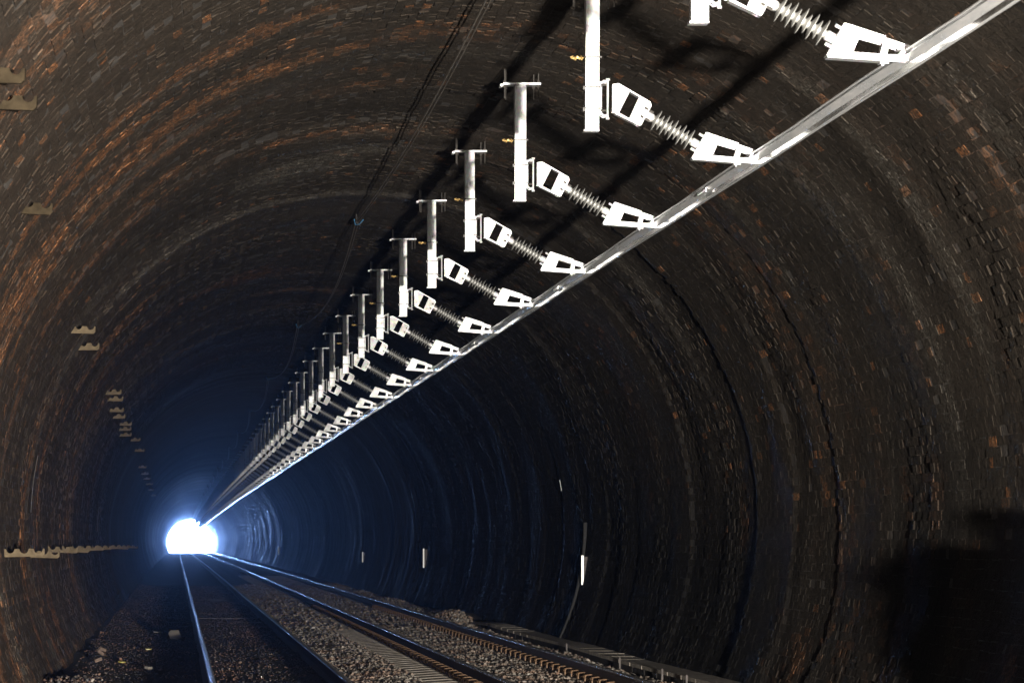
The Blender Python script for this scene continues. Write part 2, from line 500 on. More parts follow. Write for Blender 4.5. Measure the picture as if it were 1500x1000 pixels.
# modelled bricks of the near lining
def bricks():
    A = []
    course = .0775
    nc = int((TH1 - TH0) * R / course)
    for c in range(nc):
        th = TH0 + (c + .5) * course / R
        header = (c % 3 == 2)
        L = .1145 if header else .229
        n = int((86 - 15.5) / L)
        z = 15.5 + (np.arange(n) + .5) * L + (0 if header else (.0572 if c % 2 else .172)) + rng.uniform(-.012, .012)
        A.append(np.stack([np.full(n, th), z, np.full(n, L)], -1))
    A = np.concatenate(A)
    th, z, L = A.T
    # keep what the picture (and a step to either side of it) can show
    px = 258 + F * (CX + R * np.cos(th)) / z
    py = 791 - F * (CY + R * np.sin(th)) / z
    k = (px > -170) & (px < 1680) & (py > -180) & (py < 1120)
    k &= rng.random(len(th)) > .006
    th, z, L = th[k], z[k], L[k]
    n = len(th)
    s = th * R
    proud = rng.normal(0, .0011, n) + np.where(rng.random(n) < .014, rng.uniform(-.018, -.004, n), 0) + .001 * rng.random(n) + .0025
    rough_zone = np.clip((fnoise(s * .5, z * .8, 50, 3) - .47) * 5, 0, 1)
    proud = proud * (.75 + 2.0 * rough_zone ** 2) * (.55 + .45 * np.clip((1.7 - th) / .8, 0, 1))
    d = disp(th, z) + proud
    r = R - d
    ha = (.0775 - .0005) / 2 / R * (1 + rng.normal(0, .05, n))
    hb = (L - .001) / 2 * (1 + rng.normal(0, .02, n))
    dth = rng.normal(0, .0025, n) / R; dz = rng.normal(0, .003, n)
    V = np.zeros((n, 8, 3))
    sg = [(-1, -1), (-1, 1), (1, 1), (1, -1)]
    for i, (a, bb) in enumerate(sg):
        V[:, i] = surf(th + dth + a * ha, z + dz + bb * hb, R - disp(th, z) + .035)
        tilt = rng.normal(0, .0011, n) * (.9 + 2.4 * rough_zone)
        tc = th + dth + a * (ha * (.955 + .06 * rng.random(n))); zc = z + dz + bb * (hb * (.975 + .035 * rng.random(n)))
        V[:, 4 + i] = surf(tc, zc, R - disp(tc, zc) * .9 - disp(th, z) * .1 - proud + tilt)
    fq = np.array([(4, 5, 6, 7), (0, 1, 5, 4), (1, 2, 6, 5), (2, 3, 7, 6), (3, 0, 4, 7)])
    ru, pa, we = tint(th, z)
    rnd = rng.random(n)
    single = (rng.random(n) < .012 + .02 * np.clip((fnoise(s * .3, z * .3, 60, 2) - .45) * 5, 0, 1)) * rng.uniform(.3, 1, n)
    ru = ru * (.35 + .65 * np.clip((th - 1.2) / .6, 0, 1) + .5 * (th < .1))
    ru = np.clip(np.where(rnd < ru * .75, ru * rng.uniform(.4, 1, n), ru * .12) + single + .06 * np.clip((th - 1.9) / .7, 0, 1), 0, 1)
    att = np.stack([ru, pa * (.4 + .6 * rng.random(n)), np.clip(we + rng.normal(0, .15, n), 0, 1)], -1)
    # the 300 that show largest are bricks of their own
    px = 258 + F * (CX + R * np.cos(th)) / z; py = 791 - F * (CY + R * np.sin(th)) / z
    inside = (px > 8) & (px < 1492) & (py > 8) & (py < 992)
    area = (L * np.abs(np.hypot(px - 258, py - 791)) / z) * (F * .0775 / z) * np.where(inside, 1, 0)
    top = np.argsort(-area)[:300]
    sel = np.zeros(n, bool); sel[top] = True
    Vb = V[~sel]; nb = len(Vb)
    Q = (np.arange(nb)[:, None, None] * 8 + fq[None]).reshape(-1, 4)
    so_ = soot_shade(th, z)
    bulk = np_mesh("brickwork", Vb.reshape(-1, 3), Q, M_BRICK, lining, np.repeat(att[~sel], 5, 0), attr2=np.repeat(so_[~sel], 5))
    bulk["kind"] = "stuff"
    for i in top:
        v = V[i]; o0 = v.mean(0)
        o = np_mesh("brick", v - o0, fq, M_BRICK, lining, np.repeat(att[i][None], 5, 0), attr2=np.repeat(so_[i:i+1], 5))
        o.location = o0
bricks()

# ------------------------------------------------------------------ ground
def gh(X, Z):
    """height of the floor, measured from the lens"""
    X = np.asarray(X, float); Z = np.asarray(Z, float)
    left = -1.635 + .05 * (fnoise(X * .9, Z * .25, 70) - .5)
    left = left + .07 * np.clip((-.55 - X) / .9, 0, 1) ** 1.5 * (.3 + 1.2 * vnoise(X, Z * .35, 71))
    t = np.clip((X - 1.93) / .75, 0, 1); t = t * t * (3 - 2 * t)
    right = -1.632 + .02 * (fnoise(X * 1.5, Z * .6, 72) - .5)
    sh = np.clip((X - 5.0) / .35, 0, 1)
    right = right + sh * (.025 + .055 * np.clip((Z - 62) / 3, 0, 1) + .05 * (vnoise(X * 2, Z * .3, 73) - .3)) + sh * .12 * np.exp(-((Z - 66) / 3.5) ** 2)
    hump = .035 * np.exp(-((X - 2.45) / .25) ** 2)
    return left * (1 - t) + (right + hump) * t
gx = np.concatenate([np.arange(-1.75, 6.2, .07)])
gz = np.concatenate([np.arange(-14, 30, 2), np.arange(30, 80, .12), np.arange(80, 200, .6), np.arange(200, 617, 3)])
GX, GZ = np.meshgrid(gx, gz)
H = gh(GX, GZ) + .016 * (fnoise(GX * 9, GZ * 7, 75, 2) - .5)
GV = np.stack([GX + ox(GZ), GZ, H + CAMH + oy(GZ)], -1)
ni, nj = GX.shape; idx = np.arange(ni * nj).reshape(ni, nj)
q = np.stack([idx[:-1, :-1], idx[:-1, 1:], idx[1:, 1:], idx[1:, :-1]], -1).reshape(-1, 4)
ground = np_mesh("ground", GV.reshape(-1, 3), q, M_DIRT, smooth=True)
ground.data.materials.append(simple("fouled_ballast_bed", (.085, .072, .060), .9, 0, .45, 14, .9, .03, spec=.2))
pc = np.zeros(len(ground.data.polygons) * 3); ground.data.polygons.foreach_get("center", pc)
pc = pc.reshape(-1, 3)
mi = ((pc[:, 0] - ox(pc[:, 1]) > 2.12 + .12 * (vnoise(pc[:, 1] * .8, pc[:, 0] * 2, 77) - .5)) & (pc[:, 0] < 5.75)).astype(np.int32)
ground.data.polygons.foreach_set("material_index", mi)
tag(ground, "dark damp dirt floor of the tunnel", None, None, "structure")

# one icosahedron, deformed, per stone
t = (1 + 5 ** .5) / 2
ICO = np.array([(-1, t, 0), (1, t, 0), (-1, -t, 0), (1, -t, 0), (0, -1, t), (0, 1, t), (0, -1, -t), (0, 1, -t), (t, 0, -1), (t, 0, 1), (-t, 0, -1), (-t, 0, 1)]) / 1.9
ICF = np.array([(0, 11, 5), (0, 5, 1), (0, 1, 7), (0, 7, 10), (0, 10, 11), (1, 5, 9), (5, 11, 4), (11, 10, 2), (10, 7, 6), (7, 1, 8), (3, 9, 4), (3, 4, 2), (3, 2, 6), (3, 6, 8), (3, 8, 9), (4, 9, 5), (2, 4, 11), (6, 2, 10), (8, 6, 7), (9, 8, 1)])
def stones(name, X, Z, size, mat, lift=.2, flat=.7, extra=None):
    n = len(X)
    V = ICO[None] * (1 + rng.normal(0, .17, (n, 12, 1)))
    sc = size[:, None] * rng.uniform(.65, 1.25, (n, 3)) * np.array([1, 1, flat])
    V = V * sc[:, None] * .5
    a = rng.uniform(0, 6.28, n); c, s = np.cos(a)[:, None], np.sin(a)[:, None]
    b = rng.normal(0, .5, n); cb, sb = np.cos(b)[:, None], np.sin(b)[:, None]
    x, y, z = V[..., 0], V[..., 1], V[..., 2]
    y, z = y * cb - z * sb, y * sb + z * cb
    x, y = x * c - y * s, x * s + y * c
    h = gh(X, Z) + lift * size * rng.uniform(-.3, 1.3, n)
    if extra is not None: h = h + extra
    W = np.stack([x + (X + ox(Z))[:, None], y + Z[:, None], z + (h + CAMH + oy(Z))[:, None]], -1)
    Q = (np.arange(n)[:, None, None] * 12 + ICF[None]).reshape(-1, 3)
    o = np_mesh(name, W.reshape(-1, 3), Q, mat)
    return o
def scatter(x0, x1, z0, z1, d):
    nx = int((x1 - x0) / d); nz = int((z1 - z0) / d)
    a, b = np.meshgrid(np.arange(nx), np.arange(nz))
    X = x0 + (a.ravel() + rng.random(nx * nz)) * d; Z = z0 + (b.ravel() + rng.random(nx * nz)) * d
    return X, Z
RAILX = (.38, 1.815, 3.365, 4.80)
SLEEPER0, SPACING = 30.2, .65
def clear_rails(X, Z, r=.085):
    k = np.ones(len(X), bool)
    for rx in RAILX: k &= np.abs(X - rx) > r
    return k
X, Z = scatter(1.95, 5.68, 30, 60, .058)
k = clear_rails(X, Z)
# sleeper tops stay mostly bare outside the near rail
ph = ((Z - SLEEPER0 + .13) % SPACING)
on = (ph < .26) & (X > 2.83) & (X < 5.33)
bare = (on & (rng.random(len(X)) < np.where((X < 3.36), .96, .72))) | ((X > 5.46) & (Z < 62))
k &= ~bare
sz = rng.uniform(.036, .068, len(X))
o1 = stones("ballast", X[k], Z[k], sz[k], M_STONE, extra=np.where((X[k] > 2.83) & (X[k] < 3.36), -.022, .0))
tag(o1, "grey and rust stained track ballast of the right hand track", None, None, "stuff")
X, Z = scatter(1.95, 5.68, 60, 120, .105)
k = clear_rails(X, Z) & ~((X > 5.45) & (Z < 63))
sz = rng.uniform(.05, .09, len(X))
o2 = stones("ballast", X[k], Z[k], sz[k], M_STONE)
tag(o2, "paler distant track ballast of the right hand track", None, None, "stuff")
X, Z = scatter(-1.3, 2.3, 30, 120, .085)
k = clear_rails(X, Z, .05) & (rng.random(len(X)) < .6)
sz = rng.uniform(.012, .034, len(X)) * np.where(rng.random(len(X)) < .03, 1.7, 1)
o3 = stones("grit", X[k], Z[k], sz[k], M_GRIT, flat=.55)
tag(o3, "dark dirty grit covering the disused left hand track", None, None, "stuff")
# rubble heap at the foot of the left wall
X = -1.15 + rng.normal(0, .12, 420); Z = 36.6 + rng.normal(0, .9, 420)
o4 = stones("rubble", X, Z, rng.uniform(.02, .06, 420), M_GRIT, lift=.8, extra=.06 * rng.random(420))
tag(o4, "small heap of rubble at the foot of the left wall", None, None, "stuff")

# ------------------------------------------------------------------ rails
def rail(X, top, head_mat, label, h=.159, zstart=-10, zend=613):
    prof = [(-.0355, -.005), (-.036, -.014), (-.034, -.035), (-.010, -.045), (-.0085, -.125), (-.07, -.148), (-.07, -h), (.07, -h), (.07, -.148), (.0085, -.125), (.010, -.045), (.034, -.035), (.036, -.014), (.0355, -.005), (.031, .0005), (.018, .0035), (0, .0042), (-.018, .0035), (-.031, .0005)]
    zz = np.concatenate([np.arange(zstart, 30, 10.), np.arange(30, 150, 2.), np.arange(150, zend + 1, 6.)])
    wob = .002
    v = []; f = []
    for i, z in enumerate(zz):
        dx = wob * math.sin(z * .31 + X) ; dy = wob * .5 * math.sin(z * .23 + 2 * X)
        for a, b_ in prof: v.append(P(X + a + dx, top + b_ + dy, z))
    n = len(prof)
    for i in range(len(zz) - 1):
        for k in range(n):
            k2 = (k + 1) % n
            f.append((i * n + k, i * n + k2, (i + 1) * n + k2, (i + 1) * n + k))
    f.append(tuple(range(n))); f.append(tuple((len(zz) - 1) * n + k for k in range(n))[::-1])
    me = bpy.data.meshes.new("rail"); me.from_pydata(v, [], f)
    me.materials.append(M_FLANK); me.materials.append(head_mat)
    for p in me.polygons[:-2]:
        k = p.index % n
        if k in (12, 13, 14, 15, 16, 17, 18, 0): p.material_index = 1; p.use_smooth = True
    bm = bmesh.new(); bm.from_mesh(me); bmesh.ops.recalc_face_normals(bm, faces=bm.faces); bm.to_mesh(me); bm.free()
    o = bpy.data.objects.new("rail", me); COL.objects.link(o)
    return tag(o, label, "rail", "running rails on the tunnel floor")
rail(RAILX[0], -1.48, M_HEADOLD, "dull old rail nearest the left wall, half buried in dark dirt")
rail(RAILX[1], -1.48, M_HEADOLD, "dull second rail from the left, along the foot of the ballast bank")
rail(RAILX[2], -1.43, M_HEAD, "third rail from the left, dark sided, beside the pale sleeper ends")
rail(RAILX[3], -1.43, M_HEAD, "rail nearest the right wall, dark sided, with pale stones behind it")

# ------------------------------------------------------------------ sleepers with clips
def make_sleeper():
    s = MB()
    # trapezoid concrete sleeper, dished in the middle
    xs = [-1.25, -.95, -.45, .45, .95, 1.25]; tops = [-.02, 0, -.03, -.03, 0, -.02]
    v = []; f = []
    for x, tp in zip(xs, tops):
        v += [(x, -.13, tp - .18), (x, -.115, tp - .012), (x, -.095, tp), (x, .095, tp), (x, .115, tp - .012), (x, .13, tp - .18)]
    for i in range(5):
        for k in range(6):
            k2 = (k + 1) % 6
            f.append((i * 6 + k, i * 6 + k2, (i + 1) * 6 + k2, (i + 1) * 6 + k))
    f += [tuple(range(6)), tuple(30 + k for k in range(6))[::-1]]
    s.add(v, f)
    o = s.build("concrete_sleeper", M_CONC)
    clip_me = None
    for rx in (RAILX[2] - 4.0825, RAILX[3] - 4.0825):
        for sd in (-1, 1):
            c = MB()
            c.box(-.055, .055, -.085, .085, 0, .035)
            c.tube([(-.045, -.05, .035), (-.04, -.045, .062), (.03, -.035, .068), (.055, 0, .055), (.03, .035, .068), (-.04, .045, .062), (-.045, .05, .035)], .011, 6)
            co = c.build("rail_clip", M_RUSTY, o) if clip_me is None else bpy.data.objects.new("rail_clip", clip_me)
            if clip_me is not None: COL.objects.link(co); co.parent = o
            clip_me = co.data
            co.location = (rx + sd * .115, 0, .0)
            if sd > 0: co.rotation_euler = (0, 0, math.pi)
    return o
sl0 = make_sleeper()
n_near, n_all = 76, 190
for i in range(n_all):
    z = SLEEPER0 + i * SPACING
    if i == 0: o = sl0
    else: o = copy_tree(sl0, None, None if i < n_near else {'none'})
    o.location = P(4.0825, -1.595, z)
    o.rotation_euler = (0, 0, random.uniform(-.01, .01))
    tag(o, "pale concrete sleeper with rusty clips under the right hand rails" if i < n_near else "distant concrete sleeper under the right hand rails", "sleeper", "concrete sleepers of the right hand track")
for i, z in enumerate((63.5, 66.7, 70.2, 74.8, 80.1, 92.0)):
    s = MB(); s.box(-1.15, 1.2, -.12, .12, -.13, 0)
    o = s.build("timber_sleeper", M_TIMBER, bevel=.012)
    o.location = P(1.08 + random.uniform(-.06, .06), -1.620, z); o.rotation_euler = (random.uniform(-.02, .02), 0, random.uniform(-.03, .03))
    tag(o, ["nearest", "second nearest", "third nearest", "fourth nearest", "fifth nearest", "farthest"][i] + " old timber sleeper showing through the dirt between the left rails", "sleeper", "old timber sleepers of the left track")

# ------------------------------------------------------------------ cable trough along the right wall
tr = empty("cable_trough", P(5.6, -1.62, 32), "low concrete cable trough with flat lids along the foot of the right wall", "cable trough")
base = Vector(tr.location)
for i in range(33):
    z = 30.5 + i * 1.0
    w = .30 if i < 26 else .26
    lf = MB()
    x0 = 5.50 + .012 * math.sin(i * .4) + (.02 * max(0, i - 27)); x1 = 5.84
    ya, yb = z + .003, z + .997
    tp = -1.470 + .006 * math.sin(i * .5) - .012 * max(0, i - 28)
    lf.box(x0, x1, ya, yb, tp + CAMH - .045, tp + CAMH)
    o = lf.build("lid", M_CONC, tr, bevel=.006); o.matrix_parent_inverse = tr.matrix_basis.inverted()
    sd = MB(); sd.box(x0 + .03, x0 + .07, ya, yb, -1.70 + CAMH, tp + CAMH - .047)
    o = sd.build("side_panel", M_DIRT, tr); o.matrix_parent_inverse = tr.matrix_basis.inverted()
for i, z in enumerate((33.0, 35.8, 37.6, 41.2, 46.8)):
    st = MB(); st.box(5.455, 5.475, z, z + .03, -1.62 + CAMH, -1.44 + CAMH)
    o = st.build("stake", M_TIMBER, tr); o.matrix_parent_inverse = tr.matrix_basis.inverted()

# ------------------------------------------------------------------ drop posts with insulated arms
PX, PB, PT = 3.01, 2.961, 3.985       # post centre, bottom and top plate
def post_z(k): return F * PX * (.001304 + .000341 * k)
def frame_poly(s, outer, y0, y1):
    s.prism(outer, y0, y1)
def plate_with_holes(s, outer, holes, y0, y1):
    """outer polygon with holes, filled by triangulation"""
    bm = bmesh.new()
    es = []
    for loop in [outer] + holes:
        vs = [bm.verts.new((x, y0, z)) for x, z in loop]
        for i in range(len(vs)): es.append(bm.edges.new((vs[i], vs[(i + 1) % len(vs)])))
    bmesh.ops.triangle_fill(bm, use_beauty=True, use_dissolve=False, edges=es)
    r = bmesh.ops.extrude_face_region(bm, geom=bm.faces[:])
    for g_ in r['geom']:
        if isinstance(g_, bmesh.types.BMVert): g_.co.y = y1
    bm.verts.index_update()
    s.add([v.co[:] for v in bm.verts], [tuple(v.index for v in f.verts) for f in bm.faces])
    bm.free()
def shed_mesh(rad):
    s = MB(); d = Vector((.395, 0, -.228)).normalized()
    s.tube2(Vector((0, 0, 0)), d, [(-.012, .024), (-.004, rad * .55), (.006, rad), (.010, rad), (.009, rad * .5), (.014, .024)], 20)
    return s
def make_support(sheds=True):
    root = empty("overhead_rail_support", (0, 0, 0))
    # origin: bottom of the post; x across, z up
    s = MB(); s.box(-.05, .05, -.05, .05, .012, PT - PB - .01)
    s.build("drop_post", M_GALV, root, True, .006)
    s = MB(); s.box(-.062, .05, -.06, .05, 0, .012); s.build("base_cap", M_GALV, root, True, .002)
    tp = MB(); T = PT - PB
    tp.box(-.155, .175, -.07, .07, T - .008, T + .010); tp.box(-.18, -.155, -.07, .07, T - .022, T + .0)
    tpo = tp.build("top_plate", M_GALV, root, True, .002)
    for x, y in ((-.14, -.05), (.125, .05), (.155, -.05), (-.12, .05)):
        r_ = MB(); r_.tube([(x, y, T - .125), (x, y, T + .13)], .0055, 6)
        r_.tube([(x, y, T + .012), (x, y, T + .028)], .014, 6); r_.tube([(x, y, T - .03), (x, y, T - .012)], .014, 6)
        r_.build("threaded_rod", M_BOLT, tpo)
    # straps round the post
    for i, z in enumerate((.165, .32, .536)):
        st = MB()
        for y in (-.056, .050): st.box(-.058, .066, y, y + .006, z - .005, z + .005)
        st.box(-.058, -.050, -.056, .056, z - .005, z + .005)
        if i < 2: st.box(-.068, -.056, -.062, -.05, z - .022, z + .004)
        st.build("strap", M_STRAP, root)
    cl = MB()
    for i in range(5):
        a = -.075 - .015 * i
        cl.tube([(a, -.02 + .01 * (i % 2), .522 + .008 * (i % 3)), (a, .02, .55 - .006 * (i % 2))], .007, 6)
    cl.tube([(-.06, 0, .536), (-.145, 0, .532)], .006, 6); cl.tube([(-.145, -.01, .532), (-.15, -.01, .545)], .010, 6)
    cl.build("earth_clamp", M_BRASS, root)
    # hinge yoke on the right face of the post
    y = MB()
    for yy in (-.036, .036):
        y.tube([(.115, yy, .36), (.085, yy, .365), (.066, yy, .352), (.062, yy, .335), (.062, yy, .145), (.066, yy, .128), (.085, yy, .113), (.115, yy, .118)], .009, 6)
    y.box(.053, .062, -.045, .045, .12, .36)
    yo = y.build("hinge_yoke", M_GALV, root, True)
    pn = MB(); pn.tube([(.117, -.0, .375), (.117, 0, .102)], .0075, 8); pn.tube([(.117, 0, .386), (.117, 0, .372)], .016, 6); pn.tube([(.117, 0, .105), (.117, 0, .09)], .014, 6)
    pn.build("hinge_pin", M_GALV, yo, True)
    for z in (.335, .15):
        bl = MB(); bl.tube([(.06, -.05, z), (.1, -.05, z)], .008, 6); bl.build("bolt", M_BOLT, yo)
    # pivoting bracket: two cheeks with a slot between, and a rim
    outer = [(.147, .332), (.208, .339), (.416, .218), (.424, .190), (.352, .051), (.335, .045), (.174, .137), (.147, .142)]
    hole = [(.277, .298), (.345, .259), (.271, .096), (.196, .137)]
    bk = MB(); plate_with_holes(bk, outer, [hole], -.028, -.022); plate_with_holes(bk, outer, [hole], .022, .028)
    bo = bk.build("bracket_plate", M_PLATE, root)
    rim = MB()
    for a, c in (((.19, .343), (.418, .212)), ((.418, .212), (.425, .188)), ((.425, .188), (.35, .046)), ((.35, .046), (.168, .134)), ((.147, .336), (.19, .343))):
        A = Vector((a[0], 0, a[1])); B = Vector((c[0], 0, c[1])); d = (B - A).normalized(); nn = Vector((-d.z, 0, d.x))
        pts = [A - nn * .005, B - nn * .005, B + nn * .005, A + nn * .005]
        rim.prism([(p.x, p.z) for p in pts], -.040, .040)
    rim.build("rim", M_GALV, bo)
    for (x, z) in ((.402, .165), (.372, .105)):
        bl = MB(); bl.tube([(x - .02, -.025, z + .01), (x + .045, -.025, z - .028)], .009, 6); bl.build("bolt", M_BOLT, bo)
    # insulator
    a0 = Vector((.389, 0, .131)); d = Vector((.395, 0, -.228)).normalized()
    ins = MB(); ins.lathe(a0, d, [(0, .030), (.006, .034), (.01, .028), (.068, .028), (.07, .024), (.385, .024), (.388, .029), (.44, .029), (.445, .036), (.458, .036)], 16)
    io = ins.build("insulator", M_SIL, root, True)
    big, small = shed_mesh(.082), shed_mesh(.060)
    nsh = 9
    if sheds:
        bm_, sm_ = None, None
        for i in range(nsh):
            t = .085 + i * .0345
            pos = a0 + d * t
            if i % 2 == 0:
                o = big.build("shed", M_SIL, io, True) if bm_ is None else bpy.data.objects.new("shed", bm_)
                if bm_ is not None: COL.objects.link(o); o.parent = io
                bm_ = o.data
            else:
                o = small.build("shed", M_SIL, io, True) if sm_ is None else bpy.data.objects.new("shed", sm_)
                if sm_ is not None: COL.objects.link(o); o.parent = io
                sm_ = o.data
            o.location = pos
    else:
        pass
    cap = MB()
    cap.lathe(a0, d, [(-.004, .034), (.012, .036)], 12)
    cap.lathe(a0, d, [(.010, .0305), (.060, .0305)], 16)
    cap2 = MB(); cap2.lathe(a0, d, [(.395, .031), (.44, .031), (.446, .052), (.456, .052)], 16)
    cap2.build("end_fitting", M_GALV, io, True)
    cap.build("end_fitting", M_GALV, io, True)
    # tapering arm out to the rail
    outer = [(.830, -.010), (.731, -.188), (1.045, -.211), (1.205, -.222), (1.215, -.140), (1.066, -.089)]
    hA = [(.912, -.084), (1.046, -.122), (1.031, -.181), (.875, -.169)]
    hB = [(1.080, -.137), (1.155, -.160), (1.135, -.186), (1.070, -.184)]
    ar = MB(); plate_with_holes(ar, outer, [hA, hB], -.034, -.028); plate_with_holes(ar, outer, [hA, hB], .028, .034)
    ao = ar.build("taper_arm", M_GALV, root)
    fl = MB()
    for a, c in (((.728, -.196), (1.04, -.219)), ((.83, -.008), (1.06, -.084)), ((.726, -.19), (.828, -.006))):
        A = Vector((a[0], 0, a[1])); B = Vector((c[0], 0, c[1])); dd_ = (B - A).normalized(); nn = Vector((-dd_.z, 0, dd_.x))
        pts = [A - nn * .004, B - nn * .004, B + nn * .004, A + nn * .004]
        fl.prism([(p.x, p.z) for p in pts], -.048, .048)
    fl.build("flange", M_GALV, ao)
    sp_ = MB()
    sp_.prism([(1.050, -.088), (1.074, -.095), (1.062, -.2), (1.040, -.2)], -.041, -.035)
    sp_.build("stiffener", M_ALU, ao)
    cr = MB(); cr.box(1.03, 1.05, -.04, .04, -.235, -.215); cl2 = MB(); cl2.box(1.13, 1.25, -.045, .045, -.160, -.150); cl2.build("clamp_plate", M_GALV, ao)
    cr.tube([(1.03, -.03, -.230), (1.08, -.03, -.230)], .008, 6); cr.tube([(1.045, -.03, -.212), (1.045, -.03, -.25)], .008, 6)
    cr.build("rail_clamp", M_GALV, ao)
    for (x, z) in ((.808, -.03), (.748, -.135)):
        bl = MB(); bl.tube([(x - .03, -.022, z + .017), (x + .02, -.022, z - .012)], .010, 6); bl.build("bolt", M_GALV, ao)
    return root
sup = make_support(True)
# plainer model for the distance: sheds joined to the insulator
NO = ["first", "second", "third", "fourth", "fifth", "sixth", "seventh", "eighth", "ninth", "tenth", "eleventh", "twelfth", "thirteenth", "fourteenth", "fifteenth", "sixteenth", "seventeenth", "eighteenth", "nineteenth", "twentieth"]
sheds_far = MB(); a0 = Vector((.389, 0, .131)); d = Vector((.395, 0, -.228)).normalized()
prof = [(0, .03), (.07, .03)]
for i in range(9):
    t_ = .085 + i * .0345; rad = .082 if i % 2 == 0 else .060
    prof += [(t_ - .012, .024), (t_ + .006, rad), (t_ + .010, rad), (t_ + .014, .024)]
prof += [(.39, .03), (.458, .03)]
sheds_far.lathe(a0, d, prof, 10)
far_ins = sheds_far.build("insulator", M_SIL, None, True)
supports = []
k = 0
while post_z(k) < Z1 - 6:
    z = post_z(k)
    if k == 0: o = sup
    elif k <= 8: o = copy_tree(sup)
    else:
        keep = {'drop_post', 'base_cap', 'top_plate', 'strap', 'hinge_yoke', 'bracket_plate', 'rim', 'taper_arm', 'flange', 'threaded_rod', 'rail_clamp', 'hinge_pin', 'stiffener'} if k < 26 else {'drop_post', 'top_plate', 'bracket_plate', 'taper_arm', 'rail_clamp'}
        o = copy_tree(sup, None, keep)
        c = far_ins.copy(); COL.objects.link(c); c.parent = o
    o.location = P(PX + random.uniform(-.004, .004), PB + random.uniform(-.004, .004), z)
    o.rotation_euler = (random.uniform(-.006, .006), random.uniform(-.005, .005), random.uniform(-.035, .035))
    if k == 0: lb = "nearest bright steel drop post and insulated arm, cut by the top edge of the photo"
    elif k < 20: lb = NO[k] + " bright steel drop post from the front, its grey insulator arm reaching the overhead rail"
    else: lb = "small far off steel drop post and insulator arm, past the twentieth, towards the daylight"
    tag(o, lb, "overhead rail support", "drop posts carrying the overhead rail")
    supports.append(o); k += 1
bpy.data.objects.remove(far_ins)

# ------------------------------------------------------------------ overhead conductor rail
RX, RY = 4.205, 2.752
cr_root = empty("overhead_conductor_rail", P(RX, RY, 10), "long shiny aluminium overhead conductor rail running to the tunnel mouth", "conductor rail")
PROF = [(-.048, .052), (.048, .052), (.048, .045), (.020, .043), (.020, .030), (.042, .026), (.012, -.014), (.012, -.040), (.012, -.048), (-.012, -.048), (-.012, -.040), (-.012, -.014), (-.042, .026), (-.020, .030), (-.020, .043), (-.048, .045)]
zj = post_z(1) + 2.3
js = [zj - 20.4, zj - 10.2]
while js[-1] < Z1 + 5: js.append(js[-1] + 10.2)
def rail_off(z): return .012 * math.sin(z * .045 + .6), .006 * math.sin(z * 2 * math.pi / 5.03 + 1)
for i in range(len(js) - 1):
    za, zb = js[i] + .002, js[i + 1] - .002
    s = MB(); zz = np.linspace(za, zb, 9 if za < 150 else 3)
    v = []; f = []; n = len(PROF)
    for z in zz:
        ax, ay = rail_off(z)
        for a, b_ in PROF: v.append(P(RX + a + ax, RY + b_ + ay, z))
    for r_ in range(len(zz) - 1):
        for k2 in range(n):
            k3 = (k2 + 1) % n
            f.append((r_ * n + k2, r_ * n + k3, (r_ + 1) * n + k3, (r_ + 1) * n + k2))
    f += [tuple(range(n)), tuple((len(zz) - 1) * n + k2 for k2 in range(n))[::-1]]
    s.add(v, f)
    o = s.build("rail_section", M_ALU, cr_root); o.data.materials.append(M_MIRROR)
    for p in o.data.polygons:
        ks = {v_ % n for v_ in p.vertices}
        if len(p.vertices) == 4 and (ks == {9, 10} or ks == {10, 11} or ks == {13, 14}): p.material_index = 1
    o = o; o.matrix_parent_inverse = cr_root.matrix_basis.inverted()
    if zb < 150:
        sp_ = MB()
        ax, ay = rail_off(zb)
        for sx in (-1, 1):
            xa, xb = sorted((sx * .0365, sx * .045))
            v0 = P(RX + ax, RY + ay, zb)
            sp_.box(v0[0] + xa, v0[0] + xb, v0[1] - .2, v0[1] + .2, v0[2] - .012, v0[2] + .022)
            for q_ in (-.15, -.09, -.03, .03, .09, .15):
                sp_.tube([(v0[0] + sx * .044, v0[1] + q_, v0[2] + .005), (v0[0] + sx * .054, v0[1] + q_, v0[2] + .005)], .009, 6)
        o = sp_.build("splice_plate", M_GALV, cr_root); o.matrix_parent_inverse = cr_root.matrix_basis.inverted()
w = MB(); pts = []
for z in np.concatenate([np.arange(4, 150, 2.5), np.arange(150, Z1, 6)]):
    ax, ay = rail_off(z); pts.append(P(RX + ax, RY - .052 + ay, z))
w.tube(pts, .0065, 6)
o = w.build("contact_wire", M_ALU, cr_root, True); o.matrix_parent_inverse = cr_root.matrix_basis.inverted()

# ------------------------------------------------------------------ sagging cable along the crown
def crown_y(X): return CY + math.sqrt(R * R - (X - CX) ** 2)
cab = empty("ceiling_cable", P(2.3, 4.1, 43), "thin dark cable looped along the crown of the tunnel from hook to hook", "cable")
hz = [22.3] + [43.0 + 20.8 * i for i in range(26)]
for j, (dx, sag) in enumerate(((0, .30), (.035, .27))):
    pts = []
    for a, b_ in zip(hz[:-1], hz[1:]):
        nseg = 14 if a < 200 else 6
        for t_ in np.linspace(0, 1, nseg, endpoint=False):
            sg = (sag if a > 30 else .10) * 4 * t_ * (1 - t_)
            pts.append(P(2.31 + dx + .10 * math.sin(math.pi * t_) * (1 if a > 30 else .3), 4.09 - sg, a + (b_ - a) * t_))
    s = MB(); s.tube(pts, .009 if j == 0 else .0065, 6)
    o = s.build("strand", M_CABLE, cab, True); o.matrix_parent_inverse = cab.matrix_basis.inverted()
